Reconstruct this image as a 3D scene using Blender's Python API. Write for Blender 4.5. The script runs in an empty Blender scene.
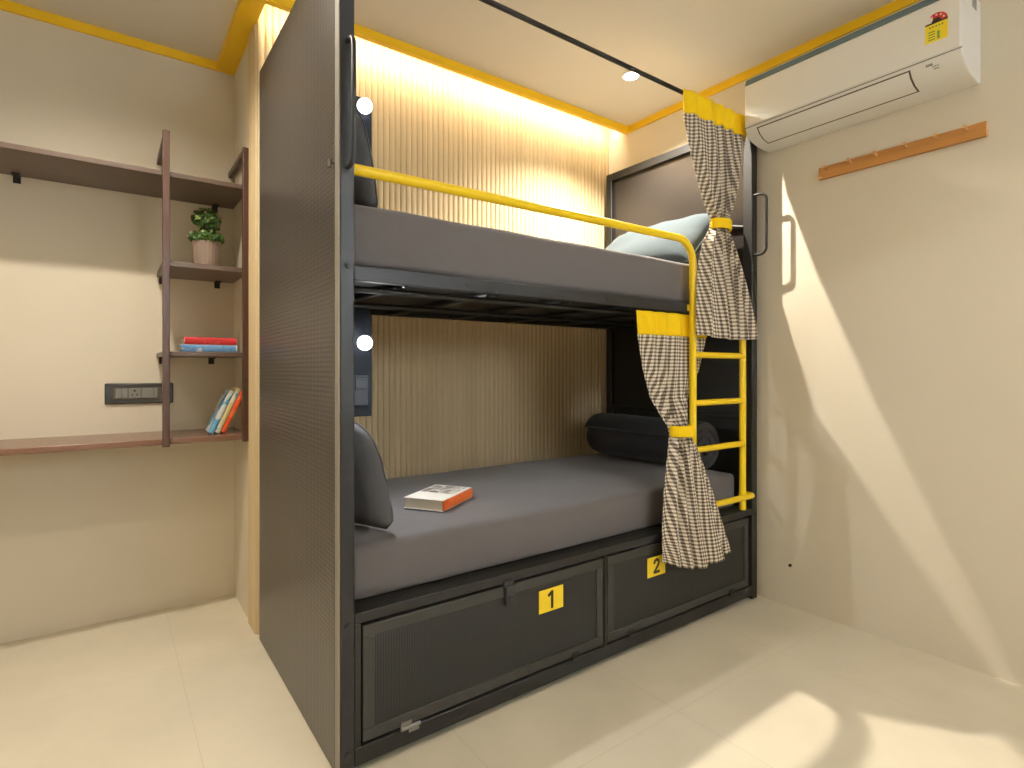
import bpy, bmesh, math, random
from mathutils import Vector, Matrix
R = math.radians
random.seed(7)
scene = bpy.context.scene
col = scene.collection

# ------------------------------------------------------------------ camera
cd = bpy.data.cameras.new('camera')
cam = bpy.data.objects.new('camera', cd)
col.objects.link(cam)
cam.location = (-0.501, -1.468, 1.10)
cam.rotation_euler = (R(90), 0, -R(36.052))
cd.sensor_width = 36.0
cd.lens = 36.0 * 555.0 / 1024.0
cd.shift_y = -14.0 / 1024.0
cd.clip_start = 0.02
scene.camera = cam

# ------------------------------------------------------------------ world and exposure
w = bpy.data.worlds.new('world'); scene.world = w
w.use_nodes = True
w.node_tree.nodes['Background'].inputs[0].default_value = (0.75, 0.85, 1.0, 1)
w.node_tree.nodes['Background'].inputs[1].default_value = 0.6
vs = scene.view_settings
vs.view_transform = 'Standard'; vs.look = 'None'; vs.gamma = 1.0; vs.use_curve_mapping = False
vs.exposure = 0.20
try:
    scene.cycles.use_denoising = True
    scene.cycles.max_bounces = 8
    scene.cycles.diffuse_bounces = 5
    scene.cycles.sample_clamp_indirect = 6.0
except Exception:
    pass

WARM = (1.0, 0.80, 0.56)
SOFT = (1.0, 0.91, 0.77)

def light(name, kind, loc, energy, color, **kw):
    d = bpy.data.lights.new(name, kind); d.energy = energy; d.color = color
    rot = kw.pop('rot', None)
    for k, v in kw.items(): setattr(d, k, v)
    o = bpy.data.objects.new(name, d); o.location = loc
    if rot: o.rotation_euler = rot
    col.objects.link(o)
    return o

# ceiling downlights (x, y, watts): bunk, alcove, then unseen ones added as fill
DOWN = [(1.63, 0.44, 50.0), (-0.55, 0.50, 29.0), (-0.75, -1.30, 7.0), (0.90, -1.45, 8.0), (0.2, -2.5, 8.0), (-1.2, -0.5, 12.0)]
# strip hidden behind the yellow fascia over the bunk
light('cove_strip_light', 'AREA', (1.03, 0.915, 2.600), 7.5, (1.0, 0.84, 0.60), shape='RECTANGLE', size=2.0, size_y=0.02, rot=(R(65), 0, 0))
# cool frontal fill through an unseen window added behind the camera
light('window_fill', 'AREA', (0.8, -3.62, 1.95), 135.0, (0.84, 0.92, 1.0), shape='RECTANGLE', size=1.3, size_y=0.9, rot=(R(90), 0, 0))

# ------------------------------------------------------------------ materials
def mat(name, base, rough=0.6, metal=0.0, noise=0.0, nscale=8.0, bump=0.0, bscale=60.0, spec=0.5, emit=None, estr=0.0, sheen=0.0, coat=0.0):
    m = bpy.data.materials.new(name); m.use_nodes = True
    nt = m.node_tree; b = nt.nodes['Principled BSDF']
    c = (*base, 1)
    b.inputs['Base Color'].default_value = c
    b.inputs['Roughness'].default_value = rough
    b.inputs['Metallic'].default_value = metal
    b.inputs['Specular IOR Level'].default_value = spec
    if sheen: b.inputs['Sheen Weight'].default_value = sheen
    if coat: b.inputs['Coat Weight'].default_value = coat
    tc = nt.nodes.new('ShaderNodeTexCoord')
    if noise:
        n = nt.nodes.new('ShaderNodeTexNoise'); n.inputs['Scale'].default_value = nscale; n.inputs['Detail'].default_value = 4
        nt.links.new(tc.outputs['Object'], n.inputs['Vector'])
        mx = nt.nodes.new('ShaderNodeMix'); mx.data_type = 'RGBA'
        mx.inputs[6].default_value = tuple(v * (1 - noise) for v in base) + (1,)
        mx.inputs[7].default_value = tuple(min(1, v * (1 + noise)) for v in base) + (1,)
        nt.links.new(n.outputs['Fac'], mx.inputs[0]); nt.links.new(mx.outputs[2], b.inputs['Base Color'])
    if bump:
        n2 = nt.nodes.new('ShaderNodeTexNoise'); n2.inputs['Scale'].default_value = bscale; n2.inputs['Detail'].default_value = 5
        nt.links.new(tc.outputs['Object'], n2.inputs['Vector'])
        bp = nt.nodes.new('ShaderNodeBump'); bp.inputs['Strength'].default_value = bump; bp.inputs['Distance'].default_value = 0.01
        nt.links.new(n2.outputs['Fac'], bp.inputs['Height']); nt.links.new(bp.outputs['Normal'], b.inputs['Normal'])
    if emit:
        b.inputs['Emission Color'].default_value = (*emit, 1); b.inputs['Emission Strength'].default_value = estr
    return m

def wood(name, dark, lightc, axis=0, rough=0.4, scale=14.0):
    m = bpy.data.materials.new(name); m.use_nodes = True
    nt = m.node_tree; b = nt.nodes['Principled BSDF']; b.inputs['Roughness'].default_value = rough
    tc = nt.nodes.new('ShaderNodeTexCoord'); mp = nt.nodes.new('ShaderNodeMapping')
    s = [scale * 3] * 3; s[axis] = scale * 0.12
    mp.inputs['Scale'].default_value = s
    n = nt.nodes.new('ShaderNodeTexNoise'); n.inputs['Scale'].default_value = 1.0; n.inputs['Detail'].default_value = 6
    rp = nt.nodes.new('ShaderNodeValToRGB')
    rp.color_ramp.elements[0].position = 0.3; rp.color_ramp.elements[0].color = (*dark, 1)
    rp.color_ramp.elements[1].position = 0.7; rp.color_ramp.elements[1].color = (*lightc, 1)
    nt.links.new(tc.outputs['Object'], mp.inputs[0]); nt.links.new(mp.outputs[0], n.inputs['Vector'])
    nt.links.new(n.outputs['Fac'], rp.inputs[0]); nt.links.new(rp.outputs[0], b.inputs['Base Color'])
    return m

def mesh_sheet(name, base, hole, pitch=0.009, rough=0.35, metal=0.5, plane='yz', strength=0.6):
    """dark perforated metal sheet: a diamond lattice of small dimples"""
    m = bpy.data.materials.new(name); m.use_nodes = True
    nt = m.node_tree; b = nt.nodes['Principled BSDF']
    b.inputs['Roughness'].default_value = rough; b.inputs['Metallic'].default_value = metal
    tc = nt.nodes.new('ShaderNodeTexCoord'); sx = nt.nodes.new('ShaderNodeSeparateXYZ')
    nt.links.new(tc.outputs['Object'], sx.inputs[0])
    a = sx.outputs['Y' if plane == 'yz' else 'X']; z = sx.outputs['Z']
    def op(o, i1, i2=None, v=None):
        n = nt.nodes.new('ShaderNodeMath'); n.operation = o
        nt.links.new(i1, n.inputs[0])
        if i2 is not None: nt.links.new(i2, n.inputs[1])
        elif v is not None: n.inputs[1].default_value = v
        return n.outputs[0]
    k = 2 * math.pi / pitch
    s1 = op('SINE', op('MULTIPLY', op('ADD', a, z), v=k * 0.5))
    s2 = op('SINE', op('MULTIPLY', op('SUBTRACT', a, z), v=k * 0.5))
    pr = op('MULTIPLY', s1, s2)
    f = op('ADD', op('MULTIPLY', pr, v=0.5), v=0.5)
    rp = nt.nodes.new('ShaderNodeValToRGB')
    rp.color_ramp.elements[0].position = 0.45; rp.color_ramp.elements[0].color = (*base, 1)
    rp.color_ramp.elements[1].position = 0.75; rp.color_ramp.elements[1].color = (*hole, 1)
    nt.links.new(f, rp.inputs[0])
    nt.links.new(rp.outputs[0], b.inputs['Base Color'])
    bp = nt.nodes.new('ShaderNodeBump'); bp.inputs['Strength'].default_value = strength; bp.inputs['Distance'].default_value = 0.002; bp.invert = True
    nt.links.new(f, bp.inputs['Height']); nt.links.new(bp.outputs['Normal'], b.inputs['Normal'])
    return m

def gingham(name, pitch=0.0150):
    m = bpy.data.materials.new(name); m.use_nodes = True
    nt = m.node_tree; b = nt.nodes['Principled BSDF']; b.inputs['Roughness'].default_value = 0.9
    b.inputs['Specular IOR Level'].default_value = 0.1
    uv = nt.nodes.new('ShaderNodeUVMap'); uv.uv_map = 'cloth'
    sx = nt.nodes.new('ShaderNodeSeparateXYZ'); nt.links.new(uv.outputs[0], sx.inputs[0])
    def stripe(out):
        d = nt.nodes.new('ShaderNodeMath'); d.operation = 'MULTIPLY'; d.inputs[1].default_value = 2 * math.pi / pitch
        nt.links.new(out, d.inputs[0])
        s = nt.nodes.new('ShaderNodeMath'); s.operation = 'SINE'; nt.links.new(d.outputs[0], s.inputs[0])
        g = nt.nodes.new('ShaderNodeMapRange'); g.inputs[1].default_value = -0.25; g.inputs[2].default_value = 0.25
        nt.links.new(s.outputs[0], g.inputs[0]); return g.outputs[0]
    a, c = stripe(sx.outputs[0]), stripe(sx.outputs[1])
    ad = nt.nodes.new('ShaderNodeMath'); ad.operation = 'ADD'; nt.links.new(a, ad.inputs[0]); nt.links.new(c, ad.inputs[1])
    hf = nt.nodes.new('ShaderNodeMath'); hf.operation = 'MULTIPLY'; hf.inputs[1].default_value = 0.5; nt.links.new(ad.outputs[0], hf.inputs[0])
    rp = nt.nodes.new('ShaderNodeValToRGB'); rp.color_ramp.interpolation = 'LINEAR'
    rp.color_ramp.elements[0].position = 0.0; rp.color_ramp.elements[0].color = (0.82, 0.75, 0.62, 1)
    rp.color_ramp.elements[1].position = 1.0; rp.color_ramp.elements[1].color = (0.075, 0.058, 0.046, 1)
    e = rp.color_ramp.elements.new(0.5); e.color = (0.35, 0.295, 0.235, 1)
    nt.links.new(hf.outputs[0], rp.inputs[0]); nt.links.new(rp.outputs[0], b.inputs['Base Color'])
    return m

def tiles(name):
    m = bpy.data.materials.new(name); m.use_nodes = True
    nt = m.node_tree; b = nt.nodes['Principled BSDF']; b.inputs['Roughness'].default_value = 0.42
    b.inputs['Specular IOR Level'].default_value = 0.35
    tc = nt.nodes.new('ShaderNodeTexCoord'); sx = nt.nodes.new('ShaderNodeSeparateXYZ')
    nt.links.new(tc.outputs['Object'], sx.inputs[0])
    def joint(out, off, pitch):
        a = nt.nodes.new('ShaderNodeMath'); a.operation = 'SUBTRACT'; a.inputs[1].default_value = off; nt.links.new(out, a.inputs[0])
        q = nt.nodes.new('ShaderNodeMath'); q.operation = 'PINGPONG'; q.inputs[1].default_value = pitch / 2; nt.links.new(a.outputs[0], q.inputs[0])
        l = nt.nodes.new('ShaderNodeMath'); l.operation = 'LESS_THAN'; l.inputs[1].default_value = 0.0013; nt.links.new(q.outputs[0], l.inputs[0])
        return l.outputs[0]
    jx = joint(sx.outputs[0], -0.287, 0.636); jy = joint(sx.outputs[1], -0.335, 1.272)
    mxm = nt.nodes.new('ShaderNodeMath'); mxm.operation = 'MAXIMUM'; nt.links.new(jx, mxm.inputs[0]); nt.links.new(jy, mxm.inputs[1])
    n = nt.nodes.new('ShaderNodeTexNoise'); n.inputs['Scale'].default_value = 2.6; n.inputs['Detail'].default_value = 6; n.inputs['Roughness'].default_value = 0.6
    nt.links.new(tc.outputs['Object'], n.inputs['Vector'])
    rp = nt.nodes.new('ShaderNodeValToRGB')
    rp.color_ramp.elements[0].position = 0.3; rp.color_ramp.elements[0].color = (0.63, 0.57, 0.445, 1)
    rp.color_ramp.elements[1].position = 0.7; rp.color_ramp.elements[1].color = (0.71, 0.645, 0.505, 1)
    nt.links.new(n.outputs['Fac'], rp.inputs[0])
    mx = nt.nodes.new('ShaderNodeMix'); mx.data_type = 'RGBA'
    nt.links.new(rp.outputs[0], mx.inputs[6]); mx.inputs[7].default_value = (0.59, 0.535, 0.415, 1)
    nt.links.new(mxm.outputs[0], mx.inputs[0]); nt.links.new(mx.outputs[2], b.inputs['Base Color'])
    return m

M = dict(
    wall=mat('cream_wall_paint', (0.70, 0.635, 0.51), 0.75, noise=0.025, nscale=2.5, bump=0.06, bscale=35, spec=0.25),
    ceil=mat('ceiling_paint', (0.78, 0.74, 0.66), 0.85, noise=0.02, nscale=2, spec=0.2),
    yellow=mat('yellow_paint', (0.84, 0.52, 0.005), 0.45, noise=0.03, nscale=12),
    yellow_metal=mat('yellow_powder_coat', (0.86, 0.60, 0.008), 0.35, noise=0.02, nscale=20),
    yellow_cloth=mat('yellow_cotton', (0.86, 0.57, 0.01), 0.85, noise=0.05, nscale=30, bump=0.1, bscale=300, spec=0.15),
    flute=wood('fluted_oak_laminate', (0.56, 0.435, 0.25), (0.64, 0.505, 0.30), axis=2, rough=0.5, scale=10),
    black=mat('black_powder_coat', (0.016, 0.0155, 0.0145), 0.45, metal=0.0, spec=0.35, noise=0.1, nscale=30, bump=0.05, bscale=400),
    door_black=mat('door_frame_black', (0.034, 0.032, 0.027), 0.5, noise=0.1, nscale=30, spec=0.4),
    black_side=mat('deck_plywood_black', (0.018, 0.017, 0.016), 0.6, noise=0.1),
    sheet=mesh_sheet('perforated_dark_sheet', (0.108, 0.097, 0.091), (0.050, 0.045, 0.043), 0.014, 0.30, 0.40, 'yz', 0.40),
    sheet_r=mesh_sheet('smoked_end_sheet', (0.050, 0.043, 0.038), (0.038, 0.033, 0.030), 0.006, 0.18, 0.35, 'yz', 0.03),
    lower_sheet=mat('shaded_end_sheet', (0.016, 0.016, 0.014), 0.45, noise=0.1, nscale=20),  # end sheet darkened: the lower bunk's shade is put into its colour
    edge=mat('bare_sheet_edge', (0.26, 0.235, 0.19), 0.45, metal=0.1),
    door_sheet=mesh_sheet('perforated_door_sheet', (0.015, 0.015, 0.013), (0.007, 0.007, 0.006), 0.008, 0.55, 0.0, 'xz', 0.4),
    steel=mat('worn_steel', (0.25, 0.24, 0.22), 0.4, metal=0.8),
    grey=mat('charcoal_bed_linen', (0.125, 0.114, 0.112), 0.9, noise=0.06, nscale=6, bump=0.12, bscale=14, sheen=0.2, spec=0.2),
    grey_pillow=mat('charcoal_pillow_cotton', (0.085, 0.085, 0.088), 0.9, noise=0.06, nscale=6, bump=0.12, bscale=18, sheen=0.2, spec=0.2),
    blue_pillow=mat('slate_blue_pillow_cotton', (0.055, 0.078, 0.092), 0.9, noise=0.06, nscale=6, bump=0.12, bscale=18, sheen=0.2, spec=0.2),
    blanket=mat('black_quilt', (0.014, 0.015, 0.018), 0.75, noise=0.15, nscale=15, bump=0.3, bscale=12, sheen=0.1, spec=0.3),
    gingham=gingham('brown_cream_gingham'),
    walnut=wood('walnut_laminate', (0.110, 0.074, 0.055), (0.140, 0.096, 0.074), axis=0, rough=0.35),
    walnut_v=wood('walnut_upright', (0.068, 0.030, 0.017), (0.092, 0.044, 0.026), axis=2, rough=0.35),
    desk=wood('walnut_desktop', (0.17, 0.085, 0.055), (0.24, 0.13, 0.09), axis=0, rough=0.22),
    oak=wood('honey_oak', (0.40, 0.17, 0.035), (0.52, 0.235, 0.055), axis=1, rough=0.5),
    peg=wood('pale_peg_wood', (0.60, 0.33, 0.13), (0.68, 0.40, 0.17), axis=0, rough=0.5),
    ac_white=mat('ac_white_plastic', (0.84, 0.83, 0.79), 0.35, noise=0.01),
    ac_side=mat('ac_side_plastic', (0.80, 0.80, 0.74), 0.4),
    ac_blue=mat('ac_blue_grey_strip', (0.13, 0.19, 0.205), 0.25),
    ac_dark=mat('ac_slot_dark', (0.10, 0.075, 0.05), 0.6),
    ac_grey=mat('ac_display_grey', (0.25, 0.26, 0.24), 0.5),
    label_yellow=mat('label_yellow', (0.86, 0.66, 0.02), 0.5),
    plate_yellow=mat('number_plate_yellow', (0.84, 0.60, 0.015), 0.45),
    digit=mat('number_black', (0.03, 0.022, 0.012), 0.6),
    red=mat('label_red', (0.55, 0.03, 0.02), 0.5), green=mat('label_green', (0.16, 0.30, 0.05), 0.6),
    white=mat('white_print', (0.82, 0.80, 0.76), 0.5),
    socket_dark=mat('socket_frame_dark', (0.035, 0.038, 0.034), 0.3, coat=0.3),
    socket_grey=mat('socket_module_grey', (0.22, 0.215, 0.19), 0.4),
    pot=mat('taupe_ceramic', (0.30, 0.22, 0.17), 0.6, noise=0.06, nscale=20),
    leaf=mat('green_leaf', (0.040, 0.115, 0.018), 0.5, noise=0.5, nscale=40),
    leaf2=mat('pale_green_leaf', (0.15, 0.22, 0.035), 0.5, noise=0.4, nscale=40),
    stem=mat('plant_stem', (0.10, 0.09, 0.03), 0.8),
    pages=mat('book_pages', (0.62, 0.55, 0.42), 0.85, noise=0.05, nscale=60),
    navy=mat('console_navy_black', (0.010, 0.014, 0.021), 0.6, spec=0.2),
    console_lt=mat('console_socket_grey', (0.035, 0.043, 0.055), 0.4),
    glow=mat('lamp_glow', (1, 1, 1), 0.5, emit=(1.0, 0.97, 0.92), estr=25.0),
    bulb=mat('reading_bulb_glow', (1, 1, 1), 0.5, emit=(0.96, 0.98, 1.0), estr=9.0),
    led=mat('cove_led', (1, 1, 1), 0.5, emit=(1.0, 0.78, 0.42), estr=3.0),
    dwhite=mat('downlight_rim', (0.80, 0.78, 0.72), 0.4),
    floor=tiles('beige_floor_tiles'),
    rubber=mat('black_rubber', (0.02, 0.02, 0.02), 0.7),
)
g = bpy.data.materials.new('window_glass'); g.use_nodes = True
gb = g.node_tree.nodes['Principled BSDF']; gb.inputs['Transmission Weight'].default_value = 1.0; gb.inputs['Roughness'].default_value = 0.0; gb.inputs['IOR'].default_value = 1.02
M['glass'] = g

# ------------------------------------------------------------------ mesh helpers
def obj(name, bm, m, parent=None, bevel=0.0, seg=2, smooth=True, ang=35, loc=None, rot=None):
    me = bpy.data.meshes.new(name)
    bmesh.ops.recalc_face_normals(bm, faces=bm.faces[:])
    bm.to_mesh(me); bm.free()
    for x in (m if isinstance(m, (list, tuple)) else [m]): me.materials.append(x)
    if smooth:
        for p in me.polygons: p.use_smooth = True
        me.set_sharp_from_angle(angle=R(ang))
    o = bpy.data.objects.new(name, me); col.objects.link(o)
    if parent: o.parent = parent
    if loc: o.location = loc
    if rot: o.rotation_euler = rot
    if bevel:
        b = o.modifiers.new('bevel', 'BEVEL'); b.width = bevel; b.segments = seg; b.limit_method = 'ANGLE'
    return o

def box(bm, x0, x1, y0, y1, z0, z1, mi=0, mx=None):
    vs = [bm.verts.new(p) for p in ((x0,y0,z0),(x1,y0,z0),(x1,y1,z0),(x0,y1,z0),(x0,y0,z1),(x1,y0,z1),(x1,y1,z1),(x0,y1,z1))]
    if mx is not None:
        for v in vs: v.co = mx @ v.co
    fs = []
    for q in ((0,3,2,1),(4,5,6,7),(0,1,5,4),(1,2,6,5),(2,3,7,6),(3,0,4,7)):
        f = bm.faces.new([vs[i] for i in q]); f.material_index = mi; fs.append(f)
    return fs

def bx(*a):
    bm = bmesh.new(); box(bm, *a); return bm

def tube(bm, pts, r, n=12, cap=True, closed=False, mi=0):
    pts = [Vector(p) for p in pts]; rings = []
    N = len(pts)
    t = (pts[1] - pts[0]).normalized()
    up = Vector((0, 0, 1)) if abs(t.z) < 0.9 else Vector((1, 0, 0))
    u = t.cross(up).normalized(); v = t.cross(u).normalized()
    for i, p in enumerate(pts):
        if closed: d = pts[(i+1) % N] - pts[i-1]
        else: d = pts[min(i+1, N-1)] - pts[max(i-1, 0)]
        d.normalize()
        u = (u - d * u.dot(d)).normalized(); v = d.cross(u).normalized()
        rr = r[i] if isinstance(r, (list, tuple)) else r
        rings.append([bm.verts.new(p + (u * math.cos(2*math.pi*k/n) + v * math.sin(2*math.pi*k/n)) * rr) for k in range(n)])
    for i in range(N if closed else N-1):
        a, b = rings[i], rings[(i+1) % N]
        for k in range(n):
            f = bm.faces.new((a[k], a[(k+1) % n], b[(k+1) % n], b[k])); f.material_index = mi
    if cap and not closed:
        bm.faces.new(rings[0][::-1]).material_index = mi; bm.faces.new(rings[-1]).material_index = mi

def tb(pts, r, n=12):
    bm = bmesh.new(); tube(bm, pts, r, n); return bm

def arc(c, r, a0, a1, n, plane='xz'):
    out = []
    for i in range(n+1):
        a = R(a0 + (a1-a0) * i / n); p, q = r*math.cos(a), r*math.sin(a)
        out.append((c[0]+p, c[1], c[2]+q) if plane == 'xz' else ((c[0], c[1]+p, c[2]+q) if plane == 'yz' else (c[0]+p, c[1]+q, c[2])))
    return out

def lathe(bm, prof, n=24, c=(0,0,0), mi=0, caps=True):
    rings = []
    for r, z in prof:
        rings.append([bm.verts.new((c[0]+r*math.cos(2*math.pi*k/n), c[1]+r*math.sin(2*math.pi*k/n), c[2]+z)) for k in range(n)])
    for a, b in zip(rings, rings[1:]):
        for k in range(n):
            f = bm.faces.new((a[k], a[(k+1)%n], b[(k+1)%n], b[k])); f.material_index = mi
    if caps:
        bm.faces.new(rings[0][::-1]).material_index = mi; bm.faces.new(rings[-1]).material_index = mi

def prism(bm, poly, axis, a, b, mi=0):
    """extrude a 2D polygon along axis from a to b"""
    def pt(p, t):
        return {0: (t, p[0], p[1]), 1: (p[0], t, p[1]), 2: (p[0], p[1], t)}[axis]
    A = [bm.verts.new(pt(p, a)) for p in poly]; B = [bm.verts.new(pt(p, b)) for p in poly]
    n = len(poly)
    for i in range(n):
        bm.faces.new((A[i], A[(i+1)%n], B[(i+1)%n], B[i])).material_index = mi
    bm.faces.new(A[::-1]).material_index = mi; bm.faces.new(B).material_index = mi

def thing(name, label, cat, loc=(0,0,0), group=None):
    o = bpy.data.objects.new(name, None); o.location = loc; o.empty_display_size = 0.05
    col.objects.link(o); tag(o, label, cat, group); return o
def tag(o, label=None, cat=None, group=None):
    if label: o['label'] = label
    if cat: o['category'] = cat
    if group: o['group'] = group
    return o
def struct(name, bm, m, **kw):
    o = obj(name, bm, m, **kw); o['kind'] = 'structure'; return o

# ------------------------------------------------------------------ room shell
XL, XR, YF = -1.72, 2.07, -3.3
YB, YS = 1.015, 1.54          # fluted wall face, shelf wall face
ZC = 2.585                    # dropped ceiling
struct('floor', bx(XL-0.1, XR+0.1, YF-0.1, YS+0.1, -0.08, 0.0), M['floor'])
bm = bmesh.new()
box(bm, XL-0.1, XR+0.1, YF-0.1, 0.86, ZC, ZC+0.12)
box(bm, XL-0.1, 0.0, 0.86, YS+0.1, ZC, ZC+0.12)
box(bm, -0.02, XR+0.1, 0.86, 1.2, ZC+0.14, ZC+0.18)
box(bm, -0.02, XR+0.1, 0.858, 0.862, ZC+0.10, ZC+0.16)
box(bm, -0.02, 0.0, 0.86, 1.2, ZC+0.1, ZC+0.16)
struct('ceiling', bm, M['ceil'], smooth=False)
struct('wall_right', bx(XR, XR+0.1, YF-0.1, YS+0.1, 0, ZC+0.18), M['wall'])
struct('wall_left', bx(XL-0.1, XL, YF-0.1, YS+0.1, 0, ZC+0.1), M['wall'])
struct('wall_shelf', bx(XL, 0.0, YS, YS+0.1, 0, ZC+0.1), M['wall'])
struct('wall_return', bx(0.0, XR, YB+0.02, YS+0.1, 0, ZC+0.18), M['wall'])
bm = bmesh.new()
box(bm, XL, 0.15, YF-0.1, YF, 0, ZC); box(bm, 1.45, XR, YF-0.1, YF, 0, ZC)
box(bm, 0.15, 1.45, YF-0.1, YF, 0, 1.5); box(bm, 0.15, 1.45, YF-0.1, YF, 2.4, ZC)
struct('wall_front', bm, M['wall'], smooth=False)
wn = thing('added_window_1', None, None); wn['kind'] = 'structure'  # unseen window, added to let the cool fill light in
bm = bmesh.new()
for a in ((0.15,0.2,1.5,2.4),(1.40,1.45,1.5,2.4),(0.775,0.825,1.5,2.4),(0.15,1.45,1.5,1.55),(0.15,1.45,2.35,2.4)):
    box(bm, a[0], a[1], YF-0.08, YF-0.03, a[2], a[3])
obj('window_frame', bm, M['white'], wn)
obj('pane', bx(0.2, 1.4, YF-0.06, YF-0.055, 1.55, 2.35), M['glass'], wn)

# fluted cladding on the back wall (and round the corner onto the return)
bm = bmesh.new()
pitch = 0.029; nf = int(XR / pitch); pitch = XR / nf
prof = []
for i in range(nf):
    for k in range(8):
        a = math.pi * k / 8
        prof.append((i*pitch + pitch*(0.5 - 0.47*math.cos(a)), YB + 0.007 - 0.007*math.sin(a)))
    prof.append((i*pitch + pitch*0.975, YB+0.007))
H = ZC + 0.14
poly = prof + [(XR, YB+0.02), (0.0, YB+0.02)]
prism(bm, poly, 2, 0.0, H)
struct('wall_back', bm, M['flute'], ang=60)
bm = bmesh.new()
prof = []
for i in range(5):
    for k in range(9):
        a = math.pi * k / 8
        prof.append((-0.007*math.sin(a) - 0.001, YB + 0.01 + i*pitch + pitch*(0.5 - 0.47*math.cos(a))))
prism(bm, prof + [(0.0, YB+0.01+5*pitch), (0.0, YB+0.01)], 2, 0.0, ZC-0.04)
struct('trim_5', bm, M['flute'], ang=60)

# yellow cornice strips
struct('trim_1', bx(XL, 0.0, YS-0.012, YS, ZC-0.04, ZC), M['yellow'])
struct('trim_2', bx(-0.078, 0.0, 0.875, YS-0.012, ZC-0.04, ZC), M['yellow'])
struct('trim_3', bx(-0.078, XR-0.012, 0.850, 0.875, ZC-0.04, ZC), M['yellow'])
struct('trim_4', bx(XR-0.012, XR, YF, 0.875, ZC-0.04, ZC), M['yellow'])

# LED strip behind the fascia
led = obj('led_strip', bx(0.05, 2.0, 0.868, 0.884, 2.672, 2.682), M['led'])
tag(led, 'warm light strip hidden in the cove above the fluted wall', 'light strip')

# recessed downlights
for i, (x, y, wt) in enumerate(DOWN):
    lab = ['round recessed downlight in the ceiling over the top bunk', 'round recessed ceiling downlight above the desk alcove',
           'unseen round downlight added as fill at the left of the room', 'unseen round downlight added as fill in front of the bunk',
           'unseen round downlight added as fill nearest the window', 'unseen round downlight added as fill beside the left wall'][i]
    t = thing('recessed_downlight', lab, 'ceiling light', (x, y, ZC), 'recessed ceiling downlights')
    bm = bmesh.new(); lathe(bm, [(0.037, -0.001), (0.050, -0.001), (0.052, -0.004), (0.049, -0.007), (0.0385, -0.006)], 28, caps=False)
    obj('rim', bm, M['dwhite'], t)
    bm = bmesh.new(); lathe(bm, [(0.001, -0.005), (0.037, -0.0055), (0.038, -0.001), (0.001, -0.001)], 28)
    obj('lens', bm, M['glow'], t)
    light('downlight_lamp', 'SPOT', (x, y, ZC-0.012), wt * 4.0, SOFT, spot_size=R(132) if i == 0 else R(152), spot_blend=0.7 if i == 0 else 0.85, shadow_soft_size=0.012 if i == 0 else 0.04)

# ------------------------------------------------------------------ bunk bed
BL, BD, BT = 2.03, 0.96, 2.30
bed = thing('bunk_bed', 'black metal two-tier bunk bed with yellow ladder against the fluted wall', 'bunk bed')
P = 0.04
def post(x0, x1, y0, y1, z1, lab=None):
    o = obj('post', bx(x0, x1, y0, y1, 0.004, z1), M['black'], bed, bevel=0.003)
    return o
post(0.0, 0.04, 0.0, 0.04, 2.315); post(0.006, 0.04, 0.92, 0.96, 2.31)
post(1.985, 2.03, 0.0, 0.045, BT); post(1.985, 2.03, 0.915, 0.96, BT)
# closed left end: perforated sheet
bm = bx(-0.002, 0.006, 0.04, 0.965, 0.004, 2.315)
o = obj('end_panel', bm, M['sheet'], bed); o['label'] = 'perforated grey-brown sheet closing the near end'
o = obj('edge_trim', bx(-0.0035, -0.0002, 0.001, 0.032, 0.004, 2.315), M['edge'], bed); o['label'] = 'pale edge strip of the end panel'
# right end: sheet in a tube frame
obj('end_panel', bx(2.006, 2.012, 0.045, 0.915, 1.386, 2.26), M['sheet_r'], bed)
obj('end_panel', bx(2.006, 2.012, 0.045, 0.915, 0.46, 1.346), M['lower_sheet'], bed)  # lower half of the end sheet, with shade painted in
bm = bmesh.new()
bm.free()
for z0, z1 in ((BT-0.045, BT), (1.346, 1.386), (0.86, 0.885), (0.42, 0.46)): obj('end_rail', bx(1.985, 2.03, 0.045, 0.915, z0, z1), M['black'], bed, bevel=0.003)
# curtain rod along the top
obj('curtain_rod', tb([(0.035, 0.022, 2.287), (1.99, 0.022, 2.287)], 0.009), M['black'], bed)
# upper deck
bm = bmesh.new(); box(bm, 0.04, 1.985, 0.036, 0.062, 1.350, 1.392); 
obj('side_rail', bm, M['black'], bed, bevel=0.002)
obj('side_rail', bx(0.04, 1.985, 0.925, 0.95, 1.350, 1.392), M['black'], bed, bevel=0.002)
obj('deck', bx(0.04, 1.985, 0.062, 0.925, 1.374, 1.390), M['black_side'], bed)
for i in range(6):
    x = 0.22 + i*0.33
    obj('cross_bar', tb([(x, 0.062, 1.358), (x, 0.925, 1.358)], 0.0125), M['black'], bed)
obj('deck_tube', tb([(0.04, 0.12, 1.338), (1.985, 0.12, 1.338)], 0.0095), M['black'], bed)
obj('deck_tube', tb([(0.04, 0.5, 1.338), (1.985, 0.5, 1.338)], 0.0095), M['black'], bed)
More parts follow.
